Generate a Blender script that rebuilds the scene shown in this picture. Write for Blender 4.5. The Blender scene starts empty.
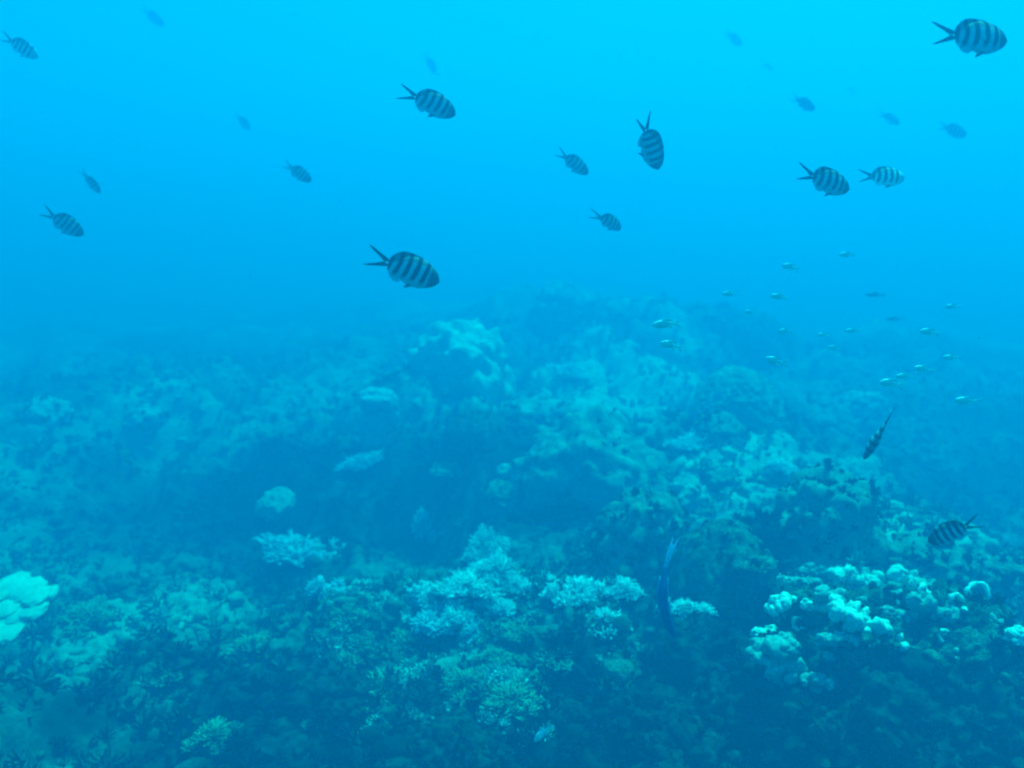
import bpy, bmesh, math, random
import numpy as np
from mathutils import Vector, Matrix, Quaternion
from mathutils.bvhtree import BVHTree

R = math.radians
S = bpy.context.scene
COL = S.collection

# ------------------------------------------------------------------ camera
CAM = np.array([0.0, 0.0, 1.75])
PITCH = R(9.0)
F = 804.0                                   # focal length in pixels of the 1024 px frame
cam_data = bpy.data.cameras.new('camera')
cam_data.sensor_width = 36.0
cam_data.lens = F / 1024 * 36.0
cam_data.clip_start = 0.05
cam_data.clip_end = 500
cam_data.dof.use_dof = True
cam_data.dof.focus_distance = 2.3
cam_data.dof.aperture_fstop = 1.9
cam = bpy.data.objects.new('camera', cam_data)
cam.location = CAM
cam.rotation_euler = (R(90) - PITCH, 0, 0)
COL.objects.link(cam)
S.camera = cam

# ------------------------------------------------------------------ sky, sun, exposure
SUN_EL, SUN_AZ = R(68), R(40)               # beyond the reef, a little to the right
world = bpy.data.worlds.new('World')
S.world = world
world.use_nodes = True
wn = world.node_tree
sky = wn.nodes.new('ShaderNodeTexSky')
sky.sky_type = 'NISHITA'
sky.sun_disc = False
sky.sun_elevation = SUN_EL
sky.sun_rotation = SUN_AZ
bg = wn.nodes['Background']
bg.inputs['Strength'].default_value = 0.05
wn.links.new(sky.outputs[0], bg.inputs[0])

sun_data = bpy.data.lights.new('sun', 'SUN')
sun_data.energy = 5.0
sun_data.angle = R(6.0)                     # the rippled surface spreads the disc
sun_data.color = (1.0, 0.97, 0.9)
sun = bpy.data.objects.new('sun', sun_data)
to_sun = Vector((math.sin(SUN_AZ) * math.cos(SUN_EL), math.cos(SUN_AZ) * math.cos(SUN_EL), math.sin(SUN_EL)))
sun.rotation_euler = to_sun.to_track_quat('Z', 'Y').to_euler()
sun.location = to_sun * 30
COL.objects.link(sun)

S.view_settings.view_transform = 'Standard'
S.view_settings.look = 'None'
S.view_settings.exposure = 1.9
S.view_settings.gamma = 1.0
S.view_settings.use_curve_mapping = False

S.render.engine = 'CYCLES'
S.cycles.use_denoising = True
S.cycles.denoiser = 'OPENIMAGEDENOISE'
S.cycles.max_bounces = 8
S.cycles.diffuse_bounces = 2
S.cycles.glossy_bounces = 1
S.cycles.transmission_bounces = 2
S.cycles.volume_bounces = 3
S.cycles.filter_width = 2.2
S.cycles.caustics_reflective = False
S.cycles.caustics_refractive = False

# ------------------------------------------------------------------ haze (the sea water itself)
def make_haze():
    x0, x1, y0, y1, z0, z1 = -38, 38, -9, 44, -2.4, 4.8
    v = [(x, y, z) for x in (x0, x1) for y in (y0, y1) for z in (z0, z1)]
    f = [(0, 1, 3, 2), (4, 6, 7, 5), (0, 4, 5, 1), (2, 3, 7, 6), (0, 2, 6, 4), (1, 5, 7, 3)]
    me = bpy.data.meshes.new('haze')
    me.from_pydata(v, [], f)
    o = bpy.data.objects.new('haze', me)
    COL.objects.link(o)
    o['kind'] = 'stuff'
    o['label'] = 'clear blue sea water that fades far things'
    o['category'] = 'water'
    m = bpy.data.materials.new('sea_water')
    m.use_nodes = True
    nt = m.node_tree
    nt.nodes.clear()
    out = nt.nodes.new('ShaderNodeOutputMaterial')
    pv = nt.nodes.new('ShaderNodeVolumePrincipled')
    D = 0.9
    pv.inputs['Density'].default_value = D
    pv.inputs['Anisotropy'].default_value = 0.27
    # wanted scattering and absorption per metre for red, green, blue
    sc = (0.0, 0.064, 0.141)
    ab = (0.9, 0.124, 0.087)
    pv.inputs['Color'].default_value = tuple(s / D for s in sc) + (1,)
    pv.inputs['Absorption Color'].default_value = tuple(
        max(0.0, 1 - a / (D * (1 - s / D))) ** 2 for s, a in zip(sc, ab)) + (1,)
    nt.links.new(pv.outputs[0], out.inputs['Volume'])
    me.materials.append(m)
    return o
make_haze()

# ------------------------------------------------------------------ numpy noise
def _hash(ix, iy, iz, s=0):
    h = (ix.astype(np.uint32) * np.uint32(374761393) + iy.astype(np.uint32) * np.uint32(668265263)
         + iz.astype(np.uint32) * np.uint32(2147483647) + np.uint32(s * 974711 + 12345))
    h = (h ^ (h >> np.uint32(13))) * np.uint32(1274126177)
    h = (h ^ (h >> np.uint32(16))) * np.uint32(2246822519)
    h = h ^ (h >> np.uint32(15))
    return h.astype(np.float64) / 4294967295.0

def vnoise(p, s=0):
    i = np.floor(p).astype(np.int64)
    f = p - i
    u = f * f * f * (f * (f * 6 - 15) + 10)
    r = 0
    for dx in (0, 1):
        for dy in (0, 1):
            for dz in (0, 1):
                w = ((u[:, 0] if dx else 1 - u[:, 0]) * (u[:, 1] if dy else 1 - u[:, 1])
                     * (u[:, 2] if dz else 1 - u[:, 2]))
                r = r + w * _hash(i[:, 0] + dx, i[:, 1] + dy, i[:, 2] + dz, s)
    return r * 2 - 1

def fbm(p, o=4, s=0, gain=0.5):
    r, a, t = 0, 1.0, 0
    for k in range(o):
        r = r + a * vnoise(p * (2.03 ** k) + 17.3 * k, s + k)
        t += a
        a *= gain
    return r / t

def worley(p, s=0):
    i = np.floor(p).astype(np.int64)
    best = np.full(len(p), 9.0)
    for dx in (-1, 0, 1):
        for dy in (-1, 0, 1):
            for dz in (-1, 0, 1):
                a, b, c = i[:, 0] + dx, i[:, 1] + dy, i[:, 2] + dz
                q0 = a + _hash(a, b, c, s + 1) - p[:, 0]
                q1 = b + _hash(a, b, c, s + 2) - p[:, 1]
                q2 = c + _hash(a, b, c, s + 3) - p[:, 2]
                best = np.minimum(best, q0 * q0 + q1 * q1 + q2 * q2)
    return np.sqrt(best)

def worley2(p, s=0):                        # 2-D version for the seabed
    i = np.floor(p).astype(np.int64)
    best = np.full(len(p), 9.0)
    z = np.zeros(len(p), dtype=np.int64)
    for dx in (-1, 0, 1):
        for dy in (-1, 0, 1):
            a, b = i[:, 0] + dx, i[:, 1] + dy
            q0 = a + _hash(a, b, z, s + 1) - p[:, 0]
            q1 = b + _hash(a, b, z, s + 2) - p[:, 1]
            best = np.minimum(best, q0 * q0 + q1 * q1)
    return np.sqrt(best)

# ------------------------------------------------------------------ pixel <-> place
RIGHT = np.array([1.0, 0, 0])
FWD = np.array([0, math.cos(PITCH), -math.sin(PITCH)])
UP = np.array([0, math.sin(PITCH), math.cos(PITCH)])

def ray(px, py):
    return FWD + RIGHT * (px - 512) / F - UP * (py - 384) / F

def at(px, py, D):
    return CAM + ray(px, py) * D

# hand-placed swells of the sea floor: x, y, radius x, radius y, height
SWELLS = []
def swell(px, py, D, rx, ry, h):
    p = at(px, py, D)
    SWELLS.append((p[0], p[1], rx, ry, h))
swell(440, 420, 7.2, 1.5, 1.2, 0.42)
swell(610, 470, 5.6, 1.0, 0.8, 0.30)
swell(740, 440, 6.2, 1.2, 0.9, 0.40)
swell(840, 560, 3.9, 0.8, 0.7, 0.42)
swell(860, 690, 2.6, 0.7, 0.45, 0.40)
swell(950, 660, 2.9, 0.6, 0.6, 0.30)
swell(620, 340, 9.5, 3.0, 1.6, 0.75)
swell(250, 420, 8.5, 2.0, 1.2, 0.25)
swell(60, 420, 8.0, 1.6, 1.0, 0.30)
swell(960, 420, 8.0, 1.6, 1.2, 0.35)
swell(500, 640, 3.6, 0.9, 0.6, 0.16)
swell(290, 520, 5.2, 0.7, 0.6, -0.18)
swell(430, 480, 5.2, 0.5, 0.5, -0.15)
swell(720, 560, 4.3, 0.35, 0.35, -0.35)
swell(960, 500, 5.2, 0.6, 0.7, -0.3)
swell(130, 470, 6.3, 0.7, 0.5, -0.2)

def H(x, y, detail=True):
    x = np.asarray(x, float); y = np.asarray(y, float)
    p = np.stack([x, y, np.zeros_like(x)], 1)
    z = 0.26 * fbm(p * 0.45 + 3.1, 3, 5)
    for sx, sy, rx, ry, h in SWELLS:
        z = z + h * np.exp(-((x - sx) / rx) ** 2 - ((y - sy) / ry) ** 2)
    warp = p + 0.12 * np.stack([vnoise(p * 2.1, 41), vnoise(p * 2.1, 42), 0 * x], 1)
    w = worley2(warp[:, :2] * 1.9, 11)
    k = np.clip(0.55 + 0.9 * vnoise(p * 0.7 + 4.4, 77), 0, 1.3)
    z = z + 0.30 * k * np.clip(1 - np.minimum(w, 1) ** 2 * 1.3, 0, 1)
    z = z + 0.16 * fbm(warp * 1.6 + 9.1, 3, 13)
    far = np.clip((y - 7.0) / 5.0, 0, 1)
    z = z + 0.48 * far * far * (3 - 2 * far) * (.85 + .75 * np.exp(-((x - .8) / 3.6) ** 2)) * (1 + 0.9 * fbm(p * 0.55 + 2.2, 2, 91))
    if detail:
        r = 1 - np.abs(fbm(warp * 4.5, 4, 21, 0.6)) * 2.2
        z = z + 0.075 * (r - 0.6)
        r = 1 - np.abs(fbm(warp * 13 + 5, 4, 31, 0.65)) * 2.0
        z = z + 0.035 * (r - 0.6)
        w = worley2(warp[:, :2] * 11, 33)
        z = z + 0.03 * np.clip(vnoise(p * 1.7, 34) * 2, 0, 1) * (1 - np.minimum(w, 1) ** 2)
    return z - 0.1

def ground_hit(px, py):
    d = ray(px, py)
    t = np.arange(1.2, 22, 0.02)
    q = CAM[None] + d[None] * t[:, None]
    below = q[:, 2] < H(q[:, 0], q[:, 1], False)
    k = int(np.argmax(below)) if below.any() else len(t) - 1
    return q[k], t[k]

def ground_z(x, y):
    return float(H(np.array([x]), np.array([y]), False)[0])

# ------------------------------------------------------------------ materials
def mat(name, c1, c2, scale=6, rough=0.85, bump=0.4, bscale=30, c3=None, spec=0.2, speck=0.0):
    m = bpy.data.materials.new(name)
    m.use_nodes = True
    nt = m.node_tree
    b = nt.nodes['Principled BSDF']
    b.inputs['Roughness'].default_value = rough
    b.inputs['Specular IOR Level'].default_value = spec
    tc = nt.nodes.new('ShaderNodeTexCoord')
    n1 = nt.nodes.new('ShaderNodeTexNoise')
    n1.inputs['Scale'].default_value = scale
    n1.inputs['Detail'].default_value = 6
    n1.inputs['Roughness'].default_value = 0.65
    nt.links.new(tc.outputs['Object'], n1.inputs['Vector'])
    cr = nt.nodes.new('ShaderNodeValToRGB')
    cr.color_ramp.elements[0].position = 0.36
    cr.color_ramp.elements[1].position = 0.66
    cr.color_ramp.elements[0].color = (*c1, 1)
    cr.color_ramp.elements[1].color = (*c2, 1)
    if c3:
        e = cr.color_ramp.elements.new(0.5)
        e.color = (*c3, 1)
    nt.links.new(n1.outputs['Fac'], cr.inputs['Fac'])
    col = cr.outputs[0]
    n2 = nt.nodes.new('ShaderNodeTexNoise')
    n2.inputs['Scale'].default_value = bscale
    n2.inputs['Detail'].default_value = 4
    nt.links.new(tc.outputs['Object'], n2.inputs['Vector'])
    if speck:
        mx = nt.nodes.new('ShaderNodeMix')
        mx.data_type = 'RGBA'
        mx.blend_type = 'MULTIPLY'
        mx.inputs['Factor'].default_value = 1
        mr = nt.nodes.new('ShaderNodeMapRange')
        mr.inputs['From Min'].default_value = 0.35
        mr.inputs['From Max'].default_value = 0.65
        mr.inputs['To Min'].default_value = 1 - speck
        mr.inputs['To Max'].default_value = 1 + speck
        nt.links.new(n2.outputs['Fac'], mr.inputs['Value'])
        nt.links.new(col, mx.inputs['A'])
        nt.links.new(mr.outputs[0], mx.inputs['B'])
        col = mx.outputs['Result']
    nt.links.new(col, b.inputs['Base Color'])
    if bump:
        bp = nt.nodes.new('ShaderNodeBump')
        bp.inputs['Strength'].default_value = bump
        bp.inputs['Distance'].default_value = 0.02
        nt.links.new(n2.outputs['Fac'], bp.inputs['Height'])
        nt.links.new(bp.outputs[0], b.inputs['Normal'])
    return m

M = {
    'floor': mat('reef_floor', (0.035, 0.048, 0.042), (0.25, 0.27, 0.23), 0.9, 0.95, 0.7, 30, (0.10, 0.118, 0.10), 0.1, 0.3),
    'rubble': mat('coral_rubble', (0.035, 0.048, 0.042), (0.26, 0.29, 0.25), 0.9, 0.95, 0.4, 45, (0.10, 0.118, 0.10), 0.1, 0.3),
    'rock': mat('algae_rock', (0.03, 0.04, 0.028), (0.28, 0.29, 0.22), 5, 0.95, 0.9, 40, (0.10, 0.115, 0.08), 0.1, 0.4),
    'carpet': mat('coral_carpet', (0.14, 0.18, 0.15), (0.66, 0.70, 0.64), 4, 0.9, 0.3, 60, (0.32, 0.37, 0.33), 0.1, 0.3),
    'tuft': mat('algae_tuft', (0.004, 0.007, 0.006), (0.055, 0.065, 0.045), 2.5, 0.95, 0.3, 45, (0.012, 0.016, 0.013), 0.03, 0.3),
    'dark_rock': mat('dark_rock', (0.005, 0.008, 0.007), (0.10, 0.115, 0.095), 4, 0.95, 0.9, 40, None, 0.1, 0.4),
    'massive': mat('massive_coral', (0.13, 0.15, 0.11), (0.40, 0.42, 0.34), 5, 0.9, 0.8, 60, None, 0.1, 0.3),
    'pale_massive': mat('pale_massive_coral', (0.36, 0.40, 0.34), (0.68, 0.70, 0.62), 5, 0.9, 0.8, 60, None, 0.1, 0.25),
    'bush_pale': mat('pale_branch_coral', (0.55, 0.62, 0.64), (0.84, 0.87, 0.87), 12, 0.8, 0.2, 120, None, 0.2),
    'bush_blue': mat('bluish_branch_coral', (0.38, 0.48, 0.58), (0.60, 0.68, 0.76), 12, 0.8, 0.2, 120, None, 0.2),
    'bush_olive': mat('olive_branch_coral', (0.18, 0.20, 0.12), (0.42, 0.44, 0.32), 10, 0.85, 0.2, 120, None, 0.2),
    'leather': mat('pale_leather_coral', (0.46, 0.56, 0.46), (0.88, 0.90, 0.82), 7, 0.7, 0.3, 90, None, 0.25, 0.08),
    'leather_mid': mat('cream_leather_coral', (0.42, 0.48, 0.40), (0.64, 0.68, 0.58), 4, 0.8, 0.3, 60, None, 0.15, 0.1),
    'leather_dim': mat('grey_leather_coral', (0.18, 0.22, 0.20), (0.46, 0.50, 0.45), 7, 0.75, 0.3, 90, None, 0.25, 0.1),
    'plate': mat('plate_coral', (0.24, 0.32, 0.36), (0.50, 0.56, 0.58), 14, 0.85, 0.5, 110, None, 0.15, 0.2),
    'pale_fish': mat('pale_fish_skin', (0.80, 0.82, 0.76), (0.88, 0.89, 0.85), 20, 0.4, 0, 40, None, 0.5),
    'blue_fish': mat('blue_fish_skin', (0.016, 0.055, 0.19), (0.03, 0.11, 0.28), 14, 0.6, 0.1, 80, None, 0.4),
    'blue_fin': mat('blue_fin', (0.07, 0.24, 0.45), (0.10, 0.30, 0.50), 14, 0.45, 0, 80, None, 0.4),
    'dark_fish': mat('dark_fish_skin', (0.015, 0.02, 0.03), (0.04, 0.05, 0.06), 14, 0.5, 0, 80, None, 0.4),
    'fin': mat('dark_fin', (0.02, 0.03, 0.045), (0.05, 0.065, 0.085), 20, 0.8, 0, 80, None, 0.1),
    'tail': mat('scissor_tail', (0.012, 0.015, 0.02), (0.03, 0.04, 0.05), 20, 0.5, 0, 80, None, 0.3),
}

def add_dapple_cover(m):
    """pale sand and dark algae patches that also paint in dappled light and shade: a cover value stored on the floor itself"""
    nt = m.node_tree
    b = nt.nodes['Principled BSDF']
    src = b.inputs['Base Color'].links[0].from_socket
    at_ = nt.nodes.new('ShaderNodeAttribute'); at_.attribute_name = 'dapple_cover'
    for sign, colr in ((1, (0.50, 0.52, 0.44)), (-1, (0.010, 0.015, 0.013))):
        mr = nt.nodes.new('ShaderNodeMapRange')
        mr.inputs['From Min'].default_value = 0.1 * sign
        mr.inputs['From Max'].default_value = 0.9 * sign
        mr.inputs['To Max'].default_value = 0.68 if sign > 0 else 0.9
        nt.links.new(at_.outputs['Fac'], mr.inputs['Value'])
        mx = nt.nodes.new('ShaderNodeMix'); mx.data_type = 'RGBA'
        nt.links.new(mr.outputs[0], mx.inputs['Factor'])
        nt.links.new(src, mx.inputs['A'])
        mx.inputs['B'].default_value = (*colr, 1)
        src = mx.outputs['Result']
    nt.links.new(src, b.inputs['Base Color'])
add_dapple_cover(M['floor']); add_dapple_cover(M['rubble'])

def plain(name, c, rough=0.3):
    m = bpy.data.materials.new(name)
    m.use_nodes = True
    b = m.node_tree.nodes['Principled BSDF']
    b.inputs['Base Color'].default_value = (*c, 1)
    b.inputs['Roughness'].default_value = rough
    return m
M['eye'] = plain('fish_eye', (0.006, 0.007, 0.008), 0.15)

def striped(name, pale, dark, head):
    """five dark bars on a pale flank, in the fish's own coordinates (nose +X, length about 1)"""
    m = bpy.data.materials.new(name)
    m.use_nodes = True
    nt = m.node_tree
    N, L = nt.nodes.new, nt.links.new
    b = nt.nodes['Principled BSDF']
    b.inputs['Roughness'].default_value = 0.75
    b.inputs['Specular IOR Level'].default_value = 0.12
    tc = N('ShaderNodeTexCoord')
    sp = N('ShaderNodeSeparateXYZ')
    L(tc.outputs['Object'], sp.inputs[0])
    def mth(op, a, bv, c=None):
        n = N('ShaderNodeMath'); n.operation = op
        for k, v in enumerate((a, bv, c)):
            if v is None: continue
            if isinstance(v, (int, float)): n.inputs[k].default_value = v
            else: L(v, n.inputs[k])
        return n.outputs[0]
    nz = N('ShaderNodeTexNoise'); nz.inputs['Scale'].default_value = 9
    L(tc.outputs['Object'], nz.inputs['Vector'])
    z2 = mth('MULTIPLY', sp.outputs['Z'], sp.outputs['Z'])
    x = mth('ADD', sp.outputs['X'], mth('MULTIPLY', z2, 0.9))
    x = mth('SUBTRACT', x, mth('MULTIPLY', sp.outputs['Z'], 0.16))
    x = mth('ADD', x, mth('MULTIPLY', nz.outputs['Fac'], 0.018))
    # x: nose 0.5, tail root -0.18; bar period 0.122
    s = mth('SINE', mth('MULTIPLY', mth('ADD', x, 0.185), 2 * math.pi / 0.118), None)
    bar = N('ShaderNodeMapRange')
    bar.interpolation_type = 'SMOOTHSTEP'
    bar.inputs['From Min'].default_value = -0.25
    bar.inputs['From Max'].default_value = 0.22
    L(s, bar.inputs['Value'])
    hd = N('ShaderNodeMapRange'); hd.interpolation_type = 'SMOOTHSTEP'
    hd.inputs['From Min'].default_value = 0.33
    hd.inputs['From Max'].default_value = 0.39
    L(sp.outputs['X'], hd.inputs['Value'])
    belly = N('ShaderNodeMapRange'); belly.interpolation_type = 'SMOOTHSTEP'
    belly.inputs['From Min'].default_value = -0.15
    belly.inputs['From Max'].default_value = -0.07
    L(sp.outputs['Z'], belly.inputs['Value'])
    back = N('ShaderNodeMapRange'); back.interpolation_type = 'SMOOTHSTEP'   # the back is darker than the flanks
    back.inputs['From Min'].default_value = 0.085
    back.inputs['From Max'].default_value = 0.135
    back.inputs['To Max'].default_value = 0.62
    L(mth('ADD', sp.outputs['Z'], mth('MULTIPLY', mth('MAXIMUM', mth('SUBTRACT', 0.06, sp.outputs['X']), 0.0), 0.42)), back.inputs['Value'])
    fac = mth('MAXIMUM', mth('MULTIPLY', bar.outputs[0], belly.outputs[0]), back.outputs[0])
    mx = N('ShaderNodeMix'); mx.data_type = 'RGBA'
    L(fac, mx.inputs['Factor'])
    mx.inputs['A'].default_value = (*pale, 1)
    mx.inputs['B'].default_value = (*dark, 1)
    m2 = N('ShaderNodeMix'); m2.data_type = 'RGBA'
    L(hd.outputs[0], m2.inputs['Factor'])
    L(mx.outputs['Result'], m2.inputs['A'])
    m2.inputs['B'].default_value = (*head, 1)
    L(m2.outputs['Result'], b.inputs['Base Color'])
    return m
M['sergeant'] = striped('striped_fish_skin', (0.36, 0.43, 0.47), (0.008, 0.013, 0.018), (0.06, 0.08, 0.10))
M['sergeant_pale'] = striped('pale_striped_fish_skin', (0.88, 0.90, 0.84), (0.03, 0.05, 0.06), (0.45, 0.52, 0.5))

# ------------------------------------------------------------------ mesh helpers
def mesh_np(name, V, Fq, mats, smooth=True, mat_idx=None):
    """V (n,3); Fq list of faces, or an (m,3|4) array"""
    me = bpy.data.meshes.new(name)
    V = np.asarray(V, float)
    if isinstance(Fq, np.ndarray):
        k = Fq.shape[1]
        me.vertices.add(len(V)); me.vertices.foreach_set('co', V.ravel())
        me.loops.add(Fq.size); me.loops.foreach_set('vertex_index', Fq.ravel().astype(np.int32))
        me.polygons.add(len(Fq))
        me.polygons.foreach_set('loop_start', np.arange(0, Fq.size, k, dtype=np.int32))
        me.update(calc_edges=True)
    else:
        me.from_pydata(V.tolist(), [], Fq)
        me.update()
    for m in (mats if isinstance(mats, (list, tuple)) else [mats]):
        me.materials.append(m)
    if mat_idx is not None:
        me.polygons.foreach_set('material_index', np.asarray(mat_idx, np.int32))
    me.polygons.foreach_set('use_smooth', [bool(smooth)] * len(me.polygons))
    me.validate()
    return me

def link(name, me, parent=None, loc=None, rot=None, scale=None):
    o = bpy.data.objects.new(name, me)
    COL.objects.link(o)
    if parent: o.parent = parent
    if loc is not None: o.location = loc
    if rot is not None: o.rotation_euler = rot
    if scale is not None: o.scale = (float(scale),) * 3 if np.ndim(scale) == 0 else tuple(float(v) for v in scale)
    return o

def tag(o, label, cat, group=None, kind=None):
    o['label'] = label
    o['category'] = cat
    if group: o['group'] = group
    if kind: o['kind'] = kind
    return o

_ico = {}
def ico(sub):
    if sub not in _ico:
        bm = bmesh.new()
        bmesh.ops.create_icosphere(bm, subdivisions=sub, radius=1)
        V = np.array([v.co[:] for v in bm.verts]); Fc = np.array([[v.index for v in f.verts] for f in bm.faces])
        bm.free()
        _ico[sub] = (V, Fc)
    return _ico[sub]

def tube(V, Fc, pts, rad, n=6, close_tip=True):
    """append a tapered tube along pts to vertex / face lists"""
    base = len(V)
    pts = [Vector(p) for p in pts]
    prev = None
    for i, p in enumerate(pts):
        d = (pts[min(i + 1, len(pts) - 1)] - pts[max(i - 1, 0)]).normalized()
        a = Vector((1, 0, 0)) if abs(d.x) < 0.8 else Vector((0, 1, 0))
        if prev is not None: a = prev
        u = (a - d * a.dot(d)).normalized()
        w = d.cross(u)
        prev = u
        for k in range(n):
            t = 2 * math.pi * k / n
            V.append(tuple(p + (u * math.cos(t) + w * math.sin(t)) * rad[i]))
    for i in range(len(pts) - 1):
        for k in range(n):
            a, b = base + i * n + k, base + i * n + (k + 1) % n
            Fc.append((a, b, b + n, a + n))
    if close_tip:
        Fc.append(tuple(base + (len(pts) - 1) * n + k for k in range(n)))

# ------------------------------------------------------------------ fish
def interp(t, ts, vs):
    """smooth interpolation through control values"""
    ts = np.asarray(ts); vs = np.asarray(vs, float)
    m = np.gradient(vs, ts)
    k = np.clip(np.searchsorted(ts, t) - 1, 0, len(ts) - 2)
    h = ts[k + 1] - ts[k]; s = (t - ts[k]) / h
    return ((2*s**3 - 3*s**2 + 1) * vs[k] + (s**3 - 2*s**2 + s) * h * m[k]
            + (-2*s**3 + 3*s**2) * vs[k+1] + (s**3 - s**2) * h * m[k+1])

def fish_mesh(name, ts, top, bot, wid, body_len, fins, mats, bend=0.0, eye=None):
    """one continuous body: nose at x = 0.5, tail root at 0.5 - body_len; fins grow out of it.
    fins: (outline in XZ, material slot, half thickness at the root)."""
    V, Fc, MI = [], [], []
    T = np.concatenate([np.linspace(0, 0.12, 7) ** 1.0, np.linspace(0.16, 1, 22)])
    n = 18
    for t in T:
        x = 0.5 - body_len * t
        a, b, w = interp(t, ts, top), interp(t, ts, bot), max(0.003, interp(t, ts, wid))
        for k in range(n):
            th = 2 * math.pi * k / n
            c, s = math.cos(th), math.sin(th)
            zz = (a + b) / 2 + (a - b) / 2 * s
            yy = w * math.copysign(abs(c) ** 0.85, c) * (1 - 0.12 * max(0, s))
            V.append((x, yy, zz))
    for i in range(len(T) - 1):
        for k in range(n):
            a, b = i * n + k, i * n + (k + 1) % n
            Fc.append((a, a + n, b + n, b)); MI.append(0)
    Fc.append(tuple(range(n))); MI.append(0)
    Fc.append(tuple((len(T) - 1) * n + k for k in reversed(range(n)))); MI.append(0)
    for outline, slot, ht, yoff, splay in fins:
        m = len(outline)
        base = len(V)
        cx = outline[0][0]
        for side in (1, -1):
            for j, (x, z) in enumerate(outline):
                f = outline[j][2] if len(outline[j]) > 2 else 0
                pass
        pts = [(p[0], p[1]) for p in outline]
        xs0, zs0 = pts[0]
        for side in (1, -1):
            for (x, z) in pts:
                d = math.hypot(x - xs0, z - zs0)
                V.append((x, yoff + splay * d + side * max(0.0018, ht * (1 - d / 0.30)), z))
        Fc.append(tuple(base + j for j in range(m))); MI.append(slot)
        Fc.append(tuple(base + m + j for j in reversed(range(m)))); MI.append(slot)
        for j in range(m):
            k = (j + 1) % m
            Fc.append((base + j, base + m + j, base + m + k, base + k)); MI.append(slot)
    V = np.array(V)
    if bend:
        s = np.clip(0.25 - V[:, 0], 0, None)
        V[:, 1] += bend * s ** 2
    me = bpy.data.meshes.new(name)
    me.from_pydata(V.tolist(), [], Fc)
    for m in mats: me.materials.append(m)
    me.polygons.foreach_set('material_index', MI)
    me.polygons.foreach_set('use_smooth', [len(f) == 4 for f in Fc])
    bm = bmesh.new(); bm.from_mesh(me)
    bmesh.ops.triangulate(bm, faces=[f for f in bm.faces if len(f.verts) > 4])
    bmesh.ops.recalc_face_normals(bm, faces=bm.faces)
    bm.to_mesh(me); bm.free()
    me.update()
    return me

TS = [0, .05, .14, .26, .42, .58, .74, .88, 1]
S_TOP = [.006, .068, .120, .163, .192, .186, .144, .078, .042]
S_BOT = [-.014, -.062, -.108, -.148, -.174, -.168, -.126, -.066, -.038]
S_WID = [.006, .026, .046, .062, .066, .056, .036, .018, .010]

def sergeant_fins():
    up = [(-.165, .024), (-.17, .040), (-.25, .066), (-.34, .094), (-.43, .124), (-.485, .134), (-.465, .116),
          (-.40, .080), (-.32, .046), (-.26, .012), (-.235, 0)]
    lo = [(-.165, -.024), (-.235, -.0), (-.26, -.012), (-.32, -.046), (-.39, -.078), (-.455, -.112), (-.475, -.124),
          (-.425, -.118), (-.34, -.090), (-.25, -.064), (-.17, -.038)]
    dorsal = [(.30, .150), (.27, .172), (.20, .202), (.10, .212), (0, .210), (-.06, .192), (-.11, .160), (-.15, .118),
              (-.185, .066), (-.16, .03), (-.12, .06), (-.06, .06), (.06, .10), (.2, .11)]
    anal = [(.03, -.16), (0, -.182), (-.05, -.182), (-.10, -.156), (-.145, -.108), (-.18, -.062), (-.16, -.03),
            (-.11, -.05), (-.05, -.06)]
    pelvic = [(.24, -.13), (.19, -.165), (.13, -.205), (.10, -.215), (.11, -.19), (.14, -.15)]
    pect = [(.27, -.03), (.22, -.005), (.15, .005), (.12, -.02), (.13, -.05), (.20, -.07)]
    return [(up, 2, .010, 0, 0), (lo, 2, .010, 0, 0), (dorsal, 0, .010, 0, 0), (anal, 0, .008, 0, 0),
            (pelvic, 1, .004, .02, .05), (pelvic, 1, .004, -.02, -.05),
            (pect, 0, .003, .060, .10), (pect, 0, .003, -.060, -.10)]

SERG = {}
for key, skin in (('dark', 'sergeant'), ('pale', 'sergeant_pale')):
    for b in (-0.5, 0.0, 0.45):
        SERG[key, b] = fish_mesh('striped_fish', TS, S_TOP, S_BOT, S_WID, 0.68, sergeant_fins(),
                                 [M[skin], M['fin'], M['tail']], b)
ev, ef = ico(2)
EYE = mesh_np('eye', ev * np.array([.020, .008, .020]), ef, M['eye'])

P_TOP = [.004, .04, .068, .095, .110, .098, .068, .036, .024]
P_BOT = [-.010, -.035, -.06, -.088, -.102, -.09, -.06, -.032, -.022]
P_WID = [.006, .034, .058, .074, .076, .062, .038, .018, .009]
def pale_fins():
    up = [(-.175, .012), (-.18, .024), (-.28, .065), (-.42, .120), (-.46, .132), (-.38, .07), (-.26, .0)]
    lo = [(-.175, -.012), (-.26, 0), (-.38, -.066), (-.45, -.128), (-.41, -.116), (-.28, -.062), (-.18, -.024)]
    dorsal = [(.24, .088), (.18, .122), (.05, .138), (-.06, .125), (-.14, .10), (-.1, .055), (.1, .09)]
    anal = [(.02, -.082), (-.03, -.115), (-.11, -.105), (-.15, -.085), (-.1, -.05)]
    pect = [(.27, -.02), (.2, .005), (.13, .0), (.15, -.045)]
    return [(up, 1, .008, 0, 0), (lo, 1, .008, 0, 0), (dorsal, 1, .007, 0, 0), (anal, 1, .007, 0, 0),
            (pect, 1, .003, .048, .2), (pect, 1, .003, -.048, -.2)]
PALE = {b: fish_mesh('pale_reef_fish', TS, P_TOP, P_BOT, P_WID, 0.69, pale_fins(), [M['pale_fish'], M['pale_fish']], b)
        for b in (-0.4, 0.0, 0.4)}
DARK = fish_mesh('dark_reef_fish', TS, P_TOP, P_BOT, P_WID, 0.69, pale_fins(), [M['dark_fish'], M['dark_fish']], 0.3)

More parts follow.
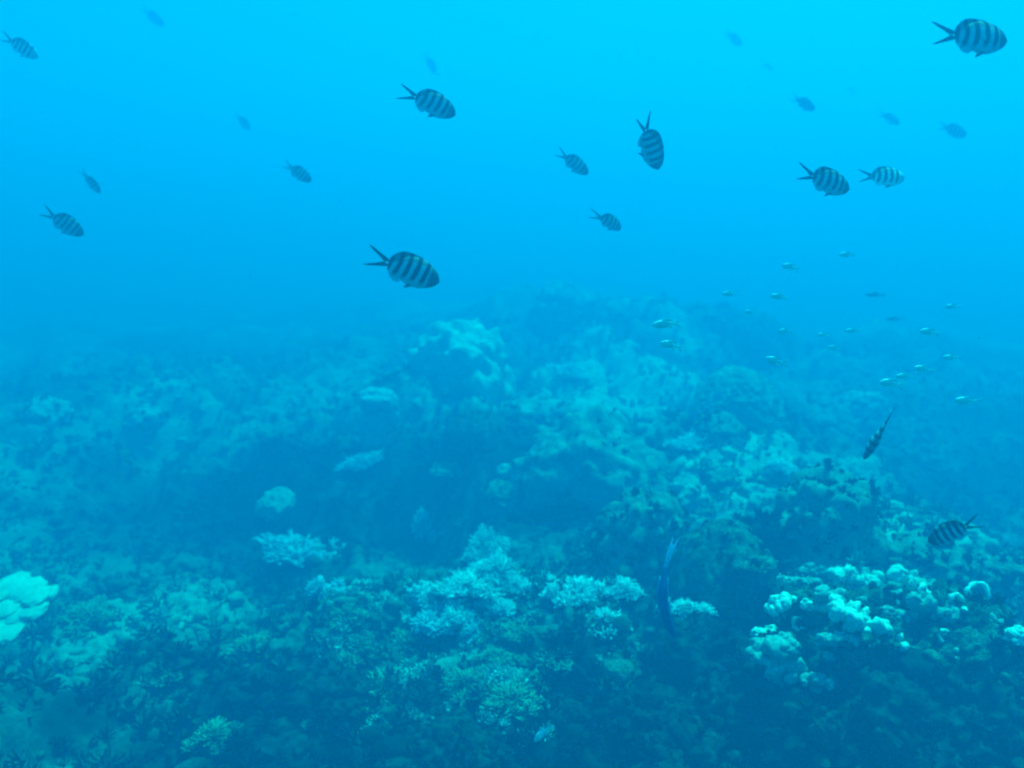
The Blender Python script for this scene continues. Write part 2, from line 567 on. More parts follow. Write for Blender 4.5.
W_TOP = [.004, .03, .05, .068, .078, .072, .056, .034, .024]
W_BOT = [-.008, -.028, -.048, -.066, -.076, -.07, -.052, -.032, -.022]
W_WID = [.006, .022, .036, .046, .048, .042, .028, .014, .009]
def wrasse_fins():
    up = [(-.235, .012), (-.24, .024), (-.32, .040), (-.40, .052), (-.47, .056), (-.43, .035), (-.41, .015), (-.405, .0)]
    lo = [(-.235, -.012), (-.405, 0), (-.41, -.015), (-.43, -.034), (-.47, -.054), (-.40, -.05), (-.32, -.04), (-.24, -.024)]
    dorsal = [(.24, .066), (.2, .088), (.05, .100), (-.08, .094), (-.16, .074), (-.14, .05), (.1, .06)]
    anal = [(.02, -.064), (-.03, -.09), (-.11, -.088), (-.16, -.068), (-.12, -.045)]
    pect = [(.27, -.01), (.2, .02), (.11, .03), (.12, -.02)]
    return [(up, 1, .008, 0, 0), (lo, 1, .008, 0, 0), (dorsal, 1, .007, 0, 0), (anal, 1, .007, 0, 0),
            (pect, 1, .003, .042, .3), (pect, 1, .003, -.042, -.3)]
WRASSE = fish_mesh('blue_fish', TS, W_TOP, W_BOT, W_WID, 0.75, wrasse_fins(), [M['blue_fish'], M['blue_fin']], 1.0)

rf = random.Random(12)
def place_fish(name, me, px, py, lpx, ang, yaw, length, label, cat='fish', group=None, roll=0, eye=(.445, .012, .029), eye_r=1.0, tall=1.0):
    """ang: heading in the picture, 0 = right, 90 = down; yaw: degrees turned away from the viewer"""
    a, w = R(ang), R(yaw)
    n = math.cos(w) * (math.cos(a) * RIGHT - math.sin(a) * UP) + math.sin(w) * FWD
    length *= 1.18
    D = F * length * max(0.35, math.cos(w)) / (lpx * 1.04)
    nv = Vector(n).normalized()
    u = Vector(math.cos(a) * UP + math.sin(a) * RIGHT) * (1 if math.cos(a) >= 0 else -1)
    u = Quaternion(nv, R(roll)) @ u
    y = u.cross(nv)
    m = Matrix((nv, y, u)).transposed().to_4x4()
    v = rf.uniform(.93, 1.06)
    m = Matrix.Translation(Vector(at(px, py, D))) @ m @ Matrix.Diagonal((length, length, length * v * tall, 1))
    o = bpy.data.objects.new(name, me)
    COL.objects.link(o)
    o.matrix_world = m
    tag(o, label, cat, group)
    for s in (1, -1):
        e = link('eye', EYE, o, (eye[0], s * eye[2], eye[1]), None, eye_r)
    return o

G1 = 'striped sergeant fish swimming over the reef'
# px, py, length px, heading, yaw, true length, skin, bend, roll, label
FISH = [
    (969, 37, 84, 0, 12, .165, 'dark', 0, 0, 'large dark striped fish in the top right corner swimming right'),
    (427, 101, 58, 22, 15, .155, 'dark', .45, 0, 'dark striped fish high in the water left of centre swimming right'),
    (648, 141, 54, 62, 25, .155, 'dark', -.5, 0, 'striped fish diving steeply with its tail pointing up'),
    (572, 162, 38, 32, 15, .14, 'dark', 0, 0, 'smaller striped fish just left of the steeply diving one'),
    (608, 221, 30, 20, 38, .13, 'dark', .45, 0, 'short stubby striped fish below the steeply diving one'),
    (823, 180, 61, 12, 20, .155, 'dark', 0, 0, 'deep bodied dark striped fish beside the pale striped one'),
    (881, 177, 50, 0, 10, .15, 'pale', 0, 0, 'bright pale striped fish just right of a dark deep bodied one'),
    (402, 268, 76, 20, 5, .16, 'dark', 0, 0, 'dark striped fish lowest in the open water above the pale mound'),
    (297, 172, 31, 32, 10, .14, 'dark', 0, 0, 'faint striped fish alone in the upper left water'),
    (90, 181, 25, 56, 25, .13, 'dark', 0, 30, 'slim faint fish heading downwards near the left edge'),
    (62, 222, 44, 32, 10, .15, 'dark', 0, 0, 'striped fish at the left below the slim faint one'),
    (19, 46, 38, 30, 10, .15, 'pale', 0, 20, 'fish with a gleaming flank in the top left corner'),
    (152, 16, 24, 38, 20, 0.203, 'dark', 0, 0, 'blurred dim fish touching the top edge on the left'),
    (242, 121, 18, 50, 30, 0.176, 'dark', 0, 0, 'very faint far fish in the upper left blue water'),
    (430, 63, 20, 60, 20, 0.189, 'dark', 0, 20, 'ghostly thin fish above the high left striped fish'),
    (733, 38, 22, 30, 20, 0.203, 'dark', 0, 0, 'ghostly far fish near the top, right of centre'),
    (767, 66, 15, 20, 20, 0.176, 'pale', 0, 0, 'tiny pale glint of a far fish near the top'),
    (803, 103, 27, 25, 10, 0.150, 'dark', 0, 0, 'faint striped fish above the deep bodied dark one'),
    (889, 118, 25, 22, 10, 0.150, 'pale', 0, 0, 'faint pale striped fish above the bright pale striped one'),
    (952, 130, 32, 15, 10, 0.195, 'dark', 0, 0, 'ghostly striped fish furthest right among the faint ones'),
    (851, 90, 12, 20, 20, 0.162, 'dark', 0, 0, 'barely visible far speck of a fish between faint striped ones'),
    (881, 431, 62, 113, 18, .15, 'dark', 0, -66, 'dark fish seen from above diving over the right reef'),
    (955, 531, 52, 153, 12, .10, 'dark', 0, 0, 'dark striped fish heading down left at the right edge over coral'),
]
for k, (px, py, lp, an, yw, ln, sk, bd, rl, lab) in enumerate(FISH):
    # most swim right with a left flank in view; mirrored headings keep the belly down by construction
    place_fish('striped_fish', SERG[sk, bd], px, py, lp, an, yw, ln, lab, group=G1, roll=rl)

G2 = 'small pale fish in the loose school over the right reef'
PALES = [
    (731, 294, 15, 183, .10, 'pale small fish leftmost of the upper row over the right reef'),
    (780, 297, 16, 190, .10, 'pale small fish second in the upper row over the right reef'),
    (791, 267, 16, 190, .10, 'pale small fish above the upper row over the right reef'),
    (848, 255, 14, 186, .09, 'highest pale small fish over the right reef'),
    (668, 324, 26, 176, .13, 'greyish long tailed fish just above the leftmost bright one'),
    (672, 345, 21, 188, .11, 'bright pale fish leftmost in the school over the reef'),
    (777, 362, 20, 200, .11, 'dull pale fish heading up left beside the round textured coral dome'),
    (906, 376, 17, 178, .10, 'pale fish low on the right, left of its closest twin'),
    (924, 369, 18, 188, .10, 'pale fish low on the right, just above its closest twin'),
    (953, 358, 16, 186, .10, 'dim pale fish high right of the two close twins'),
    (968, 401, 22, 184, .11, 'brightest pale fish lowest on the right of the school'),
    (892, 383, 22, 184, .12, 'grey shadowy fish behind the two close pale twins'),
    (752, 312, 12, 184, .09, 'faint small fish below the upper row of pale ones'),
    (787, 331, 14, 178, .10, 'faint fish midway down the school, left of two others'),
    (824, 335, 12, 184, .09, 'faint tiny fish in the middle of the school'),
    (854, 331, 14, 184, .10, 'faint fish right of the middle of the school'),
    (835, 348, 12, 188, .09, 'faint tiny fish under the middle of the school'),
    (930, 332, 18, 186, .11, 'faint fish above the dim one far right in the school'),
    (954, 307, 14, 186, .10, 'faintest fish far right above the school'),
]
for k, (px, py, lp, an, ln, lab) in enumerate(PALES):
    place_fish('pale_reef_fish', PALE[(-.4, 0.0, .4)[k % 3]], px, py, lp * 1.15, an, 10 - 7 * (k % 3), ln * .52, lab,
               group=G2, roll=-36, tall=1.5, eye=(.43, .01, .027), eye_r=.9)
for px, py, lp, an, lab in (
    (876, 295, 20, 184, 'dark thin fish near the top of the pale school'),
    (895, 319, 18, 182, 'dark thin fish right inside the pale school'),
):
    place_fish('dark_reef_fish', DARK, px, py, lp, an, 8, .12, lab, group='dark thin fish among the pale school', eye=(.43, .01, .027))
for px, py, lp, an, lab in (
    (184, 660, 16, 80, 'small dark fish nosing down over the lower left rubble'),
    (239, 677, 22, -32, 'small dark fish left of its twin over the lower left rubble'),
    (303, 658, 20, -36, 'small dark fish right of its twin over the lower left rubble'),
):
    place_fish('dark_reef_fish', DARK, px, py, lp, an, 10, .07, lab, group='small dark fish over the lower left rubble', eye=(.43, .01, .027))
place_fish('pale_reef_fish', PALE[0.0], 544, 732, 30, 128, 20, .09, 'pale fish nosing into dark coral at the bottom centre', roll=20, eye=(.43, .01, .027))
place_fish('blue_fish', WRASSE, 658, 597, 88, 68, 4, .20, 'long blue fish diving beside a dark hollow in the reef', roll=62, eye=(.44, .012, .026), eye_r=.7)

# ------------------------------------------------------------------ the sea floor
BVHS = []
PATCH = []                                  # x, y, radius, cover (+ sand and painted light, - algae and painted shade)
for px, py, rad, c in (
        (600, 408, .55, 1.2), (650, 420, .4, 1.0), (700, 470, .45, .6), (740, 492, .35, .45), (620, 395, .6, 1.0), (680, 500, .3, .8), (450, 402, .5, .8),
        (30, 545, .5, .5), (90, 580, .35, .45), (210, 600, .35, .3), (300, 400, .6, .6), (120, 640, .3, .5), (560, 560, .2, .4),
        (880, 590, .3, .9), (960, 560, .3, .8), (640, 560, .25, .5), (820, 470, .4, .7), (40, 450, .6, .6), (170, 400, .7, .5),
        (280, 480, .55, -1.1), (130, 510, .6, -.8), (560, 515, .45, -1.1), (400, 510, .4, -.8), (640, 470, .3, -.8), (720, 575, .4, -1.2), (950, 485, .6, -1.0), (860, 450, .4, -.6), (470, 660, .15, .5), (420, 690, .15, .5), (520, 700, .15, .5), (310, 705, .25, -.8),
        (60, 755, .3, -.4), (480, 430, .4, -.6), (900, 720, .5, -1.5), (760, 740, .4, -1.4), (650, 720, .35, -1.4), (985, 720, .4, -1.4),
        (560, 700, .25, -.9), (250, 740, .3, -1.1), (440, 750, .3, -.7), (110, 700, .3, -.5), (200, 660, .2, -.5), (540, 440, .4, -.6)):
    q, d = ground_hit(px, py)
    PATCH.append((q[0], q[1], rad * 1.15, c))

def set_dapple_cover(me, V):
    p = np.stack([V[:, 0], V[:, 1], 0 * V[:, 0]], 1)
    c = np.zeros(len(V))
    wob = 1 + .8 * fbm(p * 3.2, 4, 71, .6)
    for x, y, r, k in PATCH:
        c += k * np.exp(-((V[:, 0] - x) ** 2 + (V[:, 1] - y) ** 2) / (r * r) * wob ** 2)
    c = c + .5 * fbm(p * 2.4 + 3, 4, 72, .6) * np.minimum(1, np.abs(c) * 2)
    a = me.attributes.new('dapple_cover', 'FLOAT', 'POINT')
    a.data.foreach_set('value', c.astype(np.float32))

def surf(px, py):
    """where the ray through a pixel meets the floor or a rock already standing on it"""
    o, d = Vector(CAM), Vector(ray(px, py))
    L = d.length
    best = None
    for b in BVHS:
        h = b.ray_cast(o, d / L, 30)
        if h[0] is not None and (best is None or h[3] < best[1]): best = (h[0], h[3])
    if best is None: return np.array(at(px, py, 9.0)), 9.0
    return np.array(best[0]), best[1] / L
def seabed():
    def grow(a, b, s0, g):
        out, s = [a], s0
        while out[-1] < b:
            out.append(out[-1] + s); s *= g
        return out
    ys = list(np.arange(-7, 1.2, .3)) + list(np.arange(1.2, 4.6, .017)) + list(np.arange(4.6, 9, .032)) + grow(9, 42, .06, 1.06)
    xp = list(np.arange(0, 3, .02)) + list(np.arange(3, 7.5, .045)) + grow(7.5, 35, .1, 1.09)
    xs = [-x for x in reversed(xp[1:])] + xp
    X, Y = np.meshgrid(np.array(xs), np.array(ys))
    Z = H(X.ravel(), Y.ravel())
    V = np.stack([X.ravel(), Y.ravel(), Z], 1)
    nx, ny = len(xs), len(ys)
    i = np.arange(nx * ny).reshape(ny, nx)
    Fc = np.stack([i[:-1, :-1], i[:-1, 1:], i[1:, 1:], i[1:, :-1]], 2).reshape(-1, 4)
    me = mesh_np('seabed', V, Fc, M['floor'])
    set_dapple_cover(me, V)
    o = link('seabed', me)
    BVHS.append(BVHTree.FromPolygons(V.tolist(), Fc.tolist()))
    o['kind'] = 'structure'
    o['label'] = 'uneven reef floor of rubble and dead coral'
    o['category'] = 'seabed'
seabed()

# ------------------------------------------------------------------ coral builders
def boulder_mesh(name, seed, material, sub=5, flat=0.8, lump=0.22, lump_f=1.6, knob=0.10, knob_f=5.0, fine=0.03, sx=1.0, sy=1.0, box=0.0):
    """a knobbly massive coral head or rock of radius about 1, its lower part to be sunk in the floor"""
    V, Fc = ico(max(sub, 5))
    V = V.copy()
    if box:
        m = np.max(np.abs(V), axis=1, keepdims=True)
        V = V * (1 - box) + (V / m * 0.85) * box
    nrm = V / np.linalg.norm(V, axis=1, keepdims=True)
    off = seed * 7.31
    d = lump * fbm(V * lump_f + off, 3, seed)
    d = d + knob * (0.6 - worley(V * knob_f + 0.25 * np.stack([vnoise(V * 3 + off, 1), vnoise(V * 3 + off, 2), vnoise(V * 3 + off, 3)], 1) + off, seed))
    if fine:
        d = d + fine * fbm(V * 14 + off, 3, seed + 9, 0.7)
    V = V + nrm * d[:, None]
    V *= np.array([sx, sy, flat])
    return mesh_np(name, V, Fc, material)

def bush_mesh(name, seed, material, n=120, forks=1, thick=0.035, dome=0.75):
    """a bush grown together from a few domes of short forking branches, radius about 1"""
    rnd = random.Random(seed)
    V, Fc = [], []
    g = math.pi * (3 - math.sqrt(5))
    domes = [(rnd.uniform(-.15, .15), rnd.uniform(-.15, .15), .1, rnd.uniform(.52, .66))]
    k = rnd.randint(4, 6)
    for i in range(k):
        a = 6.28 * (i + rnd.uniform(-.3, .3)) / k
        rr_ = rnd.uniform(.38, .78)
        domes.append((rr_ * math.cos(a), rr_ * math.sin(a), rnd.uniform(-.10, .16), rnd.uniform(.22, .52)))
    for cx, cy, cz, R0 in domes:
        c = Vector((cx, cy, cz))
        m = int(n * (R0 / .72) ** 2)
        for i in range(m):
            z = 1 - (i + 0.5) / m * 1.05
            r = math.sqrt(max(0, 1 - z * z))
            a = g * i + rnd.uniform(-.25, .25)
            d = Vector((r * math.cos(a), r * math.sin(a), max(z, 0.0) * dome + 0.05)).normalized()
            gap = vnoise(np.array([[cx * 3 + d.x * 2.6 + seed, cy * 3 + d.y * 2.6, d.z * 2.6]]), 5)[0]
            if gap < -.3: continue
            ln = R0 * rnd.uniform(.68, 1.1) * (1 + .28 * gap) * (dome + (1 - dome) * r)
            w = d.orthogonal().normalized()
            mid = d * ln * .62 + Vector((rnd.uniform(-1, 1), rnd.uniform(-1, 1), rnd.uniform(0, 1))) * .04
            tk = thick * rnd.uniform(.8, 1.25)
            tip = d * ln + Vector((rnd.uniform(-1, 1), rnd.uniform(-1, 1), .5)) * .03
            tube(V, Fc, [c + d * ln * .25, c + mid, c + tip], [tk * 1.1, tk, tk * .55], 5)
            for k2 in range(forks + (rnd.random() < .6)):
                t = rnd.uniform(.55, .9)
                p = c + d * ln * t
                e = (d + Vector((rnd.uniform(-1, 1), rnd.uniform(-1, 1), rnd.uniform(-.3, 1))) * .9).normalized()
                l2 = rnd.uniform(.07, .15)
                tube(V, Fc, [p, p + e * l2 * .7, p + (e * .9 + d * .25) * l2], [tk * .85, tk * .75, tk * .45], 4)
    return mesh_np(name, np.array(V), Fc, material)

def funnel_mesh(name, seed, material, rim=0.5, folds=5, depth=0.35, sub=(40, 14), th=0.05):
    """the cap of a leather coral: a thick disc with a curled, ruffled rim, radius about 1"""
    rnd = random.Random(seed)
    na, nr = sub
    ph = [rnd.uniform(0, 6.28) for _ in range(4)]
    top, bot = [], []
    for j in range(nr + 1):
        r = j / nr
        for k in range(na):
            a = 2 * math.pi * k / na
            wob = math.sin(folds * a + ph[0]) + .5 * math.sin((folds * 2 - 1) * a + ph[1]) + .35 * math.sin(2 * a + ph[2])
            rr = r * (1 + .12 * math.sin(2 * a + ph[3]) + .10 * math.sin(3 * a + ph[1])) * (1 - .12 * r ** 3 * (wob + 1))
            z = depth * r ** 2 + rim * .28 * r ** 3 * wob
            if r > .8: z -= (r - .8) ** 2 * 2.2 * rim
            top.append((rr * math.cos(a), rr * math.sin(a), z))
            t = th * (1.6 - .8 * r)
            e = 1 - .03 * (r > .9)
            bot.append((rr * e * math.cos(a), rr * e * math.sin(a), z - t * (1 if r < .97 else .8)))
    V = np.array(top + bot)
    V = V + 0.02 * np.stack([fbm(V * 5 + seed, 2, 1), fbm(V * 5 + seed, 2, 2), 2 * fbm(V * 6 + seed, 3, 3)], 1)
    N = len(top)
    Fc = []
    for j in range(nr):
        for k in range(na):
            a, b = j * na + k, j * na + (k + 1) % na
            Fc.append((a, a + na, b + na, b))
            Fc.append((N + a, N + b, N + b + na, N + a + na))
    for k in range(na):
        a, b = nr * na + k, nr * na + (k + 1) % na
        Fc.append((a, N + a, N + b, b))
    return mesh_np(name, V, Fc, material)

def stalk_mesh(name, seed, material, r0=.42, r1=.3, h=1.0):
    rnd = random.Random(seed)
    V, Fc = [], []
    tube(V, Fc, [(0, 0, -.25 * h), (.02, 0, .3 * h), (.0, .02, .7 * h), (0, 0, h)], [r0 * 1.2, r0, r1, r1 * 1.5], 16)
    V = np.array(V)
    V[:, :2] *= (1 + 0.15 * fbm(V * 3 + seed, 2, seed))[:, None]
    return mesh_np(name, V, Fc, material)

def lobes_mesh(name, seed, material, spots, sub=3, lump=.18, fold=1.0):
    """a colony of swollen lobes grown together; spots: (x, y, z, radius, stretch z)"""
    V0, F0 = ico(sub)
    VV, FF, b = [], [], 0
    for i, (x, y, z, r, st) in enumerate(spots):
        o_ = seed * 3.1 + i * 5.7
        d = 1.06 + lump * 1.9 * fbm(V0 * 1.6 + o_, 4, seed, .6) + .26 * fold * (.55 - np.abs(fbm(V0 * 3.1 + o_, 3, seed + 4)) * 2) + .07 * (.6 - worley(V0 * 3.4 + i * 3.3, seed))
        v = V0 * d[:, None] * r * np.array([1.0, .85, 1.0]) + .22 * fold * r * np.stack([vnoise(V0 * 1.5 + o_, 1), vnoise(V0 * 1.5 + o_, 2), vnoise(V0 * 1.5 + o_, 3)], 1)
        v[:, 2] *= st
        VV.append(v + np.array([x, y, z])); FF.append(F0 + b); b += len(v)
    return mesh_np(name, np.concatenate(VV), np.concatenate(FF), material)

# prototypes that are copied
BUSH = {}
for i, (k, mk, n, forks, th, dome) in enumerate((
        ('pale', 'bush_pale', 270, 2, .031, .74), ('pale', 'bush_pale', 250, 2, .030, .62), ('pale', 'bush_pale', 290, 2, .030, .82),
        ('blue', 'bush_blue', 260, 2, .030, .70), ('blue', 'bush_blue', 250, 2, .030, .78),
        ('olive', 'bush_olive', 250, 2, .031, .62), ('olive', 'bush_olive', 240, 2, .030, .72))):
    BUSH.setdefault(k, []).append(bush_mesh('branching_coral', 100 + i, M[mk], n, forks, th, dome))

rr = random.Random(5)
def plant(name, me, px, py, wpx, label, cat, group=None, sink=.2, tilt=8, squash=1.0, back=.3, spin=None):
    """stand a thing of picture width wpx on the floor where the ray through (px, py) meets it"""
    q, d = surf(px, py)
    r = wpx / 2 * d / F
    dh = np.array([q[0], q[1] - CAM[1]]); dh = dh / np.linalg.norm(dh)
    q = q + np.array([dh[0], dh[1], 0]) * r * back
    z = q[2] - r * sink
    o = link(name, me, None, (q[0], q[1], z), (R(rr.uniform(-tilt, tilt)), R(rr.uniform(-tilt, tilt)),
             rr.uniform(0, 6.28) if spin is None else spin), (r, r, r * squash))
    return tag(o, label, cat, group)

# --- big heads and rocks
HEADS = []
def head(name, seed, material, px, py, wpx, label, cat='coral', group=None, sub=5, sink=.1, squash=1.0, tilt=6, tufts=.35, **kw):
    me = boulder_mesh(name, seed, material, sub, **kw)
    o = plant(name, me, px, py, wpx, label, cat, group, sink, tilt, squash, back=.55)
    W = Matrix.LocRotScale(o.location, o.rotation_euler, o.scale)
    co = [W @ v.co for v in me.vertices]
    BVHS.append(BVHTree.FromPolygons(co, [tuple(f.vertices) for f in me.polygons]))
    HEADS.append((o, np.array([c[:] for c in co]), np.array([(W.to_3x3() @ v.normal)[:] for v in me.vertices]), tufts))
    return o

head('coral_mound', 8, M['massive'], 565, 318, 74, 'far dim mound in the blue haze, highest on the reef', flat=1.1, knob=.2, knob_f=3)
head('coral_mound', 1, M['pale_massive'], 460, 392, 100, 'pale coral mound with a bright top standing behind the reef', sub=6, flat=1.3, knob=.24, knob_f=3.2, box=.3, lump=.32, fine=.05, tufts=0)
head('coral_mound', 3, M['massive'], 735, 424, 96, 'round dome of finely textured coral behind the slope', sub=6, flat=1.2, knob=.09, knob_f=9, lump=.08, tufts=0)
head('coral_mound', 10, M['pale_massive'], 47, 418, 46, 'pale faint mound at the far left', flat=.9, knob=.2, knob_f=3)
head('coral_mound', 11, M['pale_massive'], 148, 420, 48, 'pale faint mound right of the far left one', flat=.7, knob=.2, knob_f=3)
head('coral_mound', 7, M['pale_massive'], 866, 412, 46, 'bright small mound behind the diving dark fish', flat=.95, knob=.22, knob_f=3, tufts=.3)
head('coral_rock', 2, M['massive'], 592, 500, 150, 'big dark rock with a bright flat top in the middle', 'rock', sub=6, flat=1.05, knob=.26, knob_f=2.6, box=.15, lump=.42, fine=.07)
head('coral_mound', 14, M['massive'], 718, 446, 60, 'lumpy mound right of the bright branching coral', flat=1.0, knob=.24, knob_f=3)
head('coral_mound', 9, M['pale_massive'], 279, 508, 42, 'pale smooth round coral left of the dark patch', flat=.95, knob=.16, knob_f=4, lump=.3, fine=.06, tufts=0)
head('coral_mound', 12, M['massive'], 500, 506, 46, 'round dim coral head below the ribbed dark sponge', flat=1.1, knob=.12, knob_f=4)
head('coral_mound', 13, M['pale_massive'], 507, 474, 22, 'small pale coral head on the round dim one', flat=.9, knob=.12, knob_f=3, tufts=0)
head('coral_mound', 4, M['massive'], 824, 538, 112, 'lumpy brown coral mound above the bright leather corals', sub=6, flat=1.15, knob=.34, knob_f=2.4, tufts=.5)
head('coral_mound', 6, M['massive'], 642, 556, 100, 'knobbly brown coral mound left of the dark dome', sub=6, flat=1.25, knob=.30, knob_f=2.8, tufts=.5)
head('coral_mound', 5, M['rock'], 722, 598, 110, 'smooth dark dome of coral over a deep shaded hollow', sub=6, flat=1.4, knob=.12, knob_f=3, lump=.10, tufts=.2)
for px_, py_, w_, sd, mk_, lab_ in (
        (688, 500, 46, 21, 'pale_massive', 'small pale lumpy coral head at the left end of the pale shelf'),
        (722, 486, 38, 22, 'massive', 'small lumpy coral head at the back of the pale shelf'),
        (752, 500, 44, 23, 'pale_massive', 'small pale coral head on the right of the pale shelf'),
        (706, 516, 34, 24, 'massive', 'knobbly little coral head at the front edge of the pale shelf'),
        (668, 478, 34, 25, 'massive', 'little coral head between the big dark rock and the pale shelf'),
        (770, 478, 30, 26, 'massive', 'little coral head behind the lumpy brown mound')):
    head('coral_boulder', sd, M[mk_], px_, py_, w_, lab_, 'coral', group='small coral heads on the pale shelf', flat=.8, knob=.34, knob_f=2.6, lump=.34, fine=.06, tufts=.2)
head('coral_mound', 15, M['massive'], 920, 566, 90, 'low dim coral ledge under the right hand striped fish', flat=.6, knob=.26, knob_f=3.4)
head('coral_mound', 16, M['massive'], 990, 580, 80, 'low dim coral ledge at the right edge', flat=.55, knob=.26, knob_f=3.4)

# dark rocks filling the near right corner
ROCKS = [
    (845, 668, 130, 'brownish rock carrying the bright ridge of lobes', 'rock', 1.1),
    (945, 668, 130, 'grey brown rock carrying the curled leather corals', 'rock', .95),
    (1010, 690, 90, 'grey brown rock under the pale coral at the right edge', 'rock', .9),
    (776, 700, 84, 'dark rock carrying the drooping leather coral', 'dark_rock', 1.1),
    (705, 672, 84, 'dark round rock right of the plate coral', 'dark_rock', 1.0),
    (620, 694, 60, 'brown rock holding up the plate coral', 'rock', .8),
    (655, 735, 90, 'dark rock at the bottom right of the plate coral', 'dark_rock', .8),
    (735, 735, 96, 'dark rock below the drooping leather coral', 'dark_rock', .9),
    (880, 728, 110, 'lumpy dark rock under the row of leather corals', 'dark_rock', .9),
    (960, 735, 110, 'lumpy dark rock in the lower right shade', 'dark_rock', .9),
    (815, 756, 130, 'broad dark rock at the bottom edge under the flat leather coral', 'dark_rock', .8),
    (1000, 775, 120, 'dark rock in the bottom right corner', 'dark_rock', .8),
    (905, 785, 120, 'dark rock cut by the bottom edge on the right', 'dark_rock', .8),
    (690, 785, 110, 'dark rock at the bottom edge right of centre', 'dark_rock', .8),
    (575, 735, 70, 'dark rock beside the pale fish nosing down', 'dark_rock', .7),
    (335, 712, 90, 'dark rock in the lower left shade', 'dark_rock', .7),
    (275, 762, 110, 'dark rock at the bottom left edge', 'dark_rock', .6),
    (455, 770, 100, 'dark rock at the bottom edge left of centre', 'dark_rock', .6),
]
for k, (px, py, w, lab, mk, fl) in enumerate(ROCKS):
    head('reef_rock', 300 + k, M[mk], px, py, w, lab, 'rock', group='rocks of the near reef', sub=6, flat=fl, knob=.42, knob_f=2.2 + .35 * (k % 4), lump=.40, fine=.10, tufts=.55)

# --- the pale branching corals in the foreground; py is where each one stands
GB = 'pale branching corals in the lower middle of the reef'
BUSHES = [
    # px, py(base), width, kind, variant, label
    (303, 566, 66, 'blue', 0, 'wide bluish branching coral bush, largest left of centre'),
    (326, 600, 38, 'blue', 1, 'small bluish branching coral right below the wide bluish bush'),
    (431, 540, 38, 'blue', 1, 'small pale branching coral left of the bright tall pair'),
    (489, 562, 42, 'pale', 0, 'upper bright branching coral of the bright tall pair'),
    (496, 586, 42, 'pale', 1, 'lower bright branching coral of the bright tall pair'),
    (430, 603, 42, 'pale', 2, 'bright branching coral at the left end of the central cluster'),
    (462, 598, 50, 'pale', 0, 'broad bright branching coral in the middle of the central cluster'),
    (483, 582, 36, 'pale', 1, 'bright branching coral at the upper right of the central cluster'),
    (446, 632, 54, 'blue', 0, 'bluish branching coral at the foot of the central cluster'),
    (416, 622, 34, 'pale', 1, 'bright branching coral at the lower left of the central cluster'),
    (462, 622, 44, 'pale', 2, 'bright branching coral just above the bluish foot of the cluster'),
    (478, 640, 36, 'blue', 1, 'bluish branching coral right of the bluish foot of the cluster'),
    (512, 594, 34, 'pale', 0, 'dim branching coral trailing off right of the cluster top'),
    (500, 668, 38, 'olive', 1, 'small olive branching coral between the cluster and the bottom corals'),
    (405, 660, 46, 'olive', 1, 'olive branching coral tucked under the left of the cluster'),
    (494, 615, 40, 'pale', 2, 'dim branching coral at the right of the central cluster'),
    (544, 584, 22, 'pale', 1, 'small branching coral standing alone above the centre gap'),
    (580, 606, 50, 'pale', 2, 'round dense branching coral left of the blue fish'),
    (604, 634, 42, 'pale', 0, 'branching coral joined below the round dense one'),
    (623, 598, 36, 'pale', 1, 'branching coral right of the round dense one, nearest the blue fish tail'),
    (685, 617, 40, 'pale', 2, 'small dense branching coral right of the blue fish'),
    (361, 660, 50, 'olive', 0, 'olive branching coral left of the central cluster'),
    (350, 622, 42, 'olive', 1, 'dim olive branching coral under the wide bluish bush'),
    (384, 706, 56, 'olive', 0, 'greenish branching coral at the lower left of the central cluster'),
    (515, 716, 60, 'olive', 1, 'dim olive branching coral at the bottom centre'),
    (462, 700, 46, 'olive', 0, 'dark olive branching coral between two others low in the middle'),
    (556, 672, 44, 'olive', 0, 'olive branching coral left of the round plate coral'),
    (520, 640, 40, 'olive', 1, 'olive branching coral under the dim right end of the cluster'),
    (780, 470, 22, 'pale', 1, 'small pale branching coral on the slope right of the big rock'),
    (690, 452, 38, 'pale', 0, 'bright branching coral beside the big flat topped rock'),
    (752, 572, 40, 'olive', 1, 'faint branching coral at the right of the dark hollow'),
    (212, 748, 46, 'olive', 0, 'dim branching coral at the bottom left edge'),
    (90, 622, 50, 'olive', 1, 'dim branching coral right of the bright lobed coral'),
    (250, 655, 40, 'olive', 0, 'dim olive branching coral in the lower left rubble'),
    (160, 690, 44, 'olive', 1, 'dim olive branching coral near the bottom left'),
    (365, 470, 40, 'blue', 0, 'faint bluish branching coral under the pale topped column'),
    (455, 480, 44, 'olive', 0, 'faint branching coral below the ribbed dark coral'),
    (570, 378, 34, 'pale', 1, 'far small branching coral above the big flat topped rock'),
]
for px, py, w, kd, vr, lab in BUSHES:
    plant('branching_coral', BUSH[kd][vr % len(BUSH[kd])], px, py, w * 1.34, lab, 'coral', GB, sink=-.06, tilt=16, back=.3, squash=1.75 if 'bright tall' in lab or 'tall pair' in lab or 'bright pair' in lab else rr.uniform(.8, 1.2))

